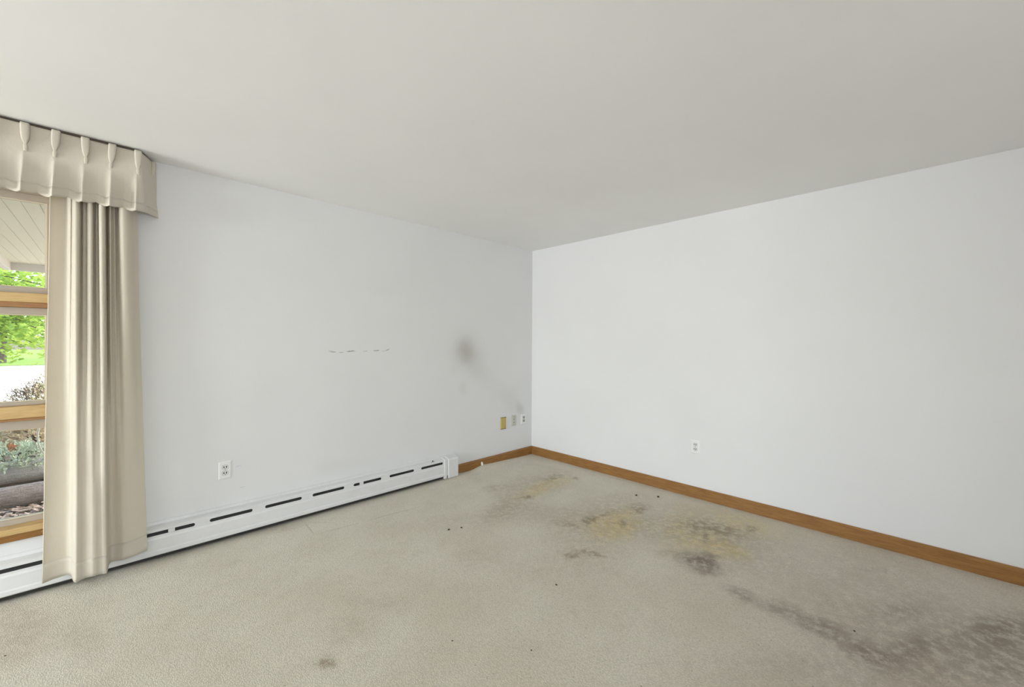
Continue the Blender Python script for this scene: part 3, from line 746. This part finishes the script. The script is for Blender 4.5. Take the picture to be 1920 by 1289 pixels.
for i in range(16):
    a = 2 * PI * i / 16 * 3.1; L = rnd.uniform(1.5, 2.4); p0 = Vector((0, 0, rnd.uniform(2.2, 4.2))); d = Vector((math.cos(a), math.sin(a), 0))
    pts = [p0 + d * L * k / 8 + Vector((.1 * math.sin(i + k), .1 * math.cos(i + k), 1.3 * (k / 8) - .5 * (k / 8) ** 2)) for k in range(9)]
    BR.append(pts)
    MB().tube(pts, [.034 * (1 - .85 * k / 8) for k in range(9)], 6).build('branch', M_bark, maple, smooth=True)
leaves = []
for pts in BR:
    for k in range(190):
        t = rnd.uniform(.2, 1.0) ** .7 * 8; q = min(int(t), 7); p = pts[q].lerp(pts[q + 1], min(t - q, 1.2))
        p = p + Vector((rnd.gauss(0, .24), rnd.gauss(0, .24), rnd.gauss(-.03, .15)))
        n_ = Vector((rnd.gauss(0, .55), rnd.gauss(0, .55) - .35, 1)); leaves.append((p, rnd.uniform(.05, .085), n_, rnd.uniform(0, 6.28)))
# the leaves best seen through the panes are single leaves, the rest is one mass
cp = cam.matrix_world.translation; ci = cam.matrix_world.inverted()
def seen(p):
    q = ci @ (p + mo); d = -q.z
    u = 960 + 764.3 * q.x / d; v = 642 - 764.3 * q.y / d
    return -25 < u < 105 and 495 < v < 760
vis = sorted([l for l in leaves if seen(l[0])], key=lambda l: (l[0] + mo - cp).length / l[1])[:300]
vs = set(id(l) for l in vis)
lm = MB(); lm.v = [tuple(v) for v in leaf_geo(Vector((0, 0, 0)), 1, Vector((0, 0, 1)), 0)]; lm.v.append((0, 0, 0)); lm.f = [(12, i, (i + 1) % 12) for i in range(12)]
lme = lm.mesh('leaf', False); lme.materials.append(M_maple)
for p, s_, n_, r_ in vis:
    o = link('leaf', lme, None, maple); o.location = p; o.scale = (s_,) * 3; o.rotation_euler = (n_.to_track_quat('Z', 'Y') @ Matrix.Rotation(r_, 3, 'Z').to_quaternion()).to_euler()
b = MB()
for l in leaves:
    if id(l) in vs: continue
    n = len(b.v); g = leaf_geo(*l); b.v += [tuple(v) for v in g] + [tuple(l[0])]; b.f += [(n + 12, n + i, n + (i + 1) % 12) for i in range(12)]
o = link('foliage', b.mesh('foliage', False), M_maple, maple); o['kind'] = 'stuff'

def spray_shrub(name, loc, rx, ry, rz, count, m, label, seed, leaf=.02, length=.16, stems=7, cat='shrub', group=None):
    r = empty(name, loc); tagit(r, label, cat, group); rnd = random.Random(seed)
    for i in range(stems):
        a = 2 * PI * i / stems + rnd.uniform(-.3, .3); e = Vector((math.cos(a) * rx * .7, math.sin(a) * ry * .7, rz * rnd.uniform(.4, .8)))
        MB().tube([(0, 0, 0), tuple(e * .5 + Vector((0, 0, .04))), tuple(e)], [.012, .008, .003], 5).build('stem', M_bark, r)
    b = MB()
    for i in range(count):
        th = rnd.uniform(0, 2 * PI); ph = math.acos(rnd.uniform(-.1, 1)); rr = rnd.uniform(.55, 1) ** .6
        c = Vector((rx * math.cos(th) * math.sin(ph) * rr, ry * math.sin(th) * math.sin(ph) * rr, max(.02, rz * math.cos(ph) * rr)))
        d = (Vector((c.x / rx, c.y / ry, c.z / rz * .7 + .25)).normalized() + Vector((rnd.gauss(0, .35), rnd.gauss(0, .35), rnd.gauss(0, .3)))).normalized()
        L = length * rnd.uniform(.5, 1)
        for k in range(7):
            q = c + d * L * k / 7; s = d.orthogonal().normalized(); s.rotate(Matrix.Rotation(rnd.uniform(0, 6.28), 3, d)); tip = q + (s * .8 + d).normalized() * leaf * rnd.uniform(.7, 1.4)
            w = d.cross(s).normalized() * leaf * .28; n = len(b.v); mid = q.lerp(tip, .5)
            b.v += [tuple(q), tuple(mid + w), tuple(tip), tuple(mid - w)]; b.f.append((n, n + 1, n + 2, n + 3))
    o = link('foliage', b.mesh('foliage', False), m, r); o['kind'] = 'stuff'
    return r
spray_shrub('juniper', (-4.25, 2.47, .20), .50, .33, .12, 950, M_jun, 'low grey green juniper spreading over the silver timber', 1, .022, .11)
spray_shrub('juniper', (-5.5, 2.82, .16), .48, .28, .22, 420, M_jun, 'grey green juniper left of the spreading one', 2, .022, .13)
spray_shrub('juniper', (-3.05, 2.80, .16), .42, .26, .22, 360, M_jun, 'grey green juniper right of the spreading one', 3, .022, .13)
spray_shrub('dry_shrub', (-4.08, 3.32, .17), .30, .27, .32, 640, M_tanl, 'tan leaved dry shrub behind the low juniper', 4, .03, .12)
spray_shrub('evergreen_shrub', (-4.86, 3.38, .17), .24, .27, .34, 520, M_yew, 'dark green evergreen shrub beside the tan dry shrub', 5, .024, .12)
spray_shrub('evergreen_shrub', (-4.55, 4.55, .16), .34, .30, .30, 420, M_yew, 'dark green shrub behind the tan dry shrub', 6, .024, .12)
spray_shrub('twiggy_bush', (-4.30, 5.45, .12), .34, .28, .60, 1100, M_twig, 'brown twiggy bush standing before the bright driveway', 7, .022, .12)
spray_shrub('yellow_bush', (-4.10, 6.4, .12), .42, .30, .72, 520, M_yell, 'yellow green bush behind the brown twiggy bush', 8, .03, .12)

# rust brown leaf and cable outside the glass
M_rust = mat('rust_brown_leaf', (.30, .13, .06), .8, .2)
b = MB(); b.v = [tuple(v) for v in leaf_geo(Vector((0, 0, 0)), .055, Vector((.1, -1, .25)), 1.0)] + [(0, -.004, 0)]; b.f = [(12, i, (i + 1) % 12) for i in range(12)]
o = b.build('dead_leaf', M_rust, None, solid=.002); o.location = (-4.205, 2.30, .372); tagit(o, 'rust brown dead leaf caught on the juniper outside', 'leaf')
cab = [(-3.866, .165, .90), (-3.866, .165, .825), (-3.869, .165, .787), (-3.867, .165, .749), (-3.860, .165, .712), (-3.850, .165, .686), (-3.834, .165, .659), (-3.80, .168, .62)]
o = MB().tube([tuple(Vector(catmull(cab, i / 30))) for i in range(31)], .0042, 8).build('cable', mat('pale_cable', (.85, .82, .74), .5), None, smooth=True); tagit(o, 'pale cable curving down outside the bottom pane', 'cable')

# hedge row beyond the driveway
def far_tree(loc, r_, h, m, label, seed):
    t = empty('far_tree', loc); tagit(t, label, 'tree', 'trees beyond the driveway'); rnd = random.Random(seed)
    MB().tube([(0, 0, 0), (.1, 0, h * .35), (0, .1, h * .7)], [.22, .16, .08], 8).build('trunk', M_bark, t)
    b = MB()
    for i in range(2200):
        th = rnd.uniform(0, 2 * PI); u = rnd.uniform(-1, 1); rr = rnd.uniform(.5, 1) ** .5; s = math.sqrt(1 - u * u)
        c = Vector((r_ * s * math.cos(th) * rr, r_ * s * math.sin(th) * rr, h * .6 + h * .42 * u * rr)); n = len(b.v)
        a = Vector((rnd.gauss(0, 1), rnd.gauss(0, 1), rnd.gauss(0, 1))).normalized(); q = a.orthogonal().normalized() * rnd.uniform(.12, .24); w = a.cross(q) * .7
        b.v += [tuple(c - q), tuple(c + w), tuple(c + q), tuple(c - w)]; b.f.append((n, n + 1, n + 2, n + 3))
    o = link('foliage', b.mesh('foliage', False), m, t); o['kind'] = 'stuff'
far_tree((-7.5, 29, .16), 3.2, 7.0, M_maple, 'light green round tree straight beyond the driveway', 1)
far_tree((-17.5, 33, .16), 3.5, 8.0, M_yew, 'dark green tree left of the light green one', 2)
far_tree((2.0, 34, .16), 3.4, 7.6, M_yew, 'dark green tree right of the light green one', 3)
far_tree((-24.0, 36, .16), 3.6, 8.2, M_maple, 'light green tree at the far left beyond the driveway', 4)
far_tree((-31.5, 33, .16), 3.4, 7.4, M_yew, 'dark green tree at the far left end of the row', 5)
far_tree((-12.0, 46, .16), 3.8, 9.0, M_maple, 'tall light green tree farthest back behind the row', 6)
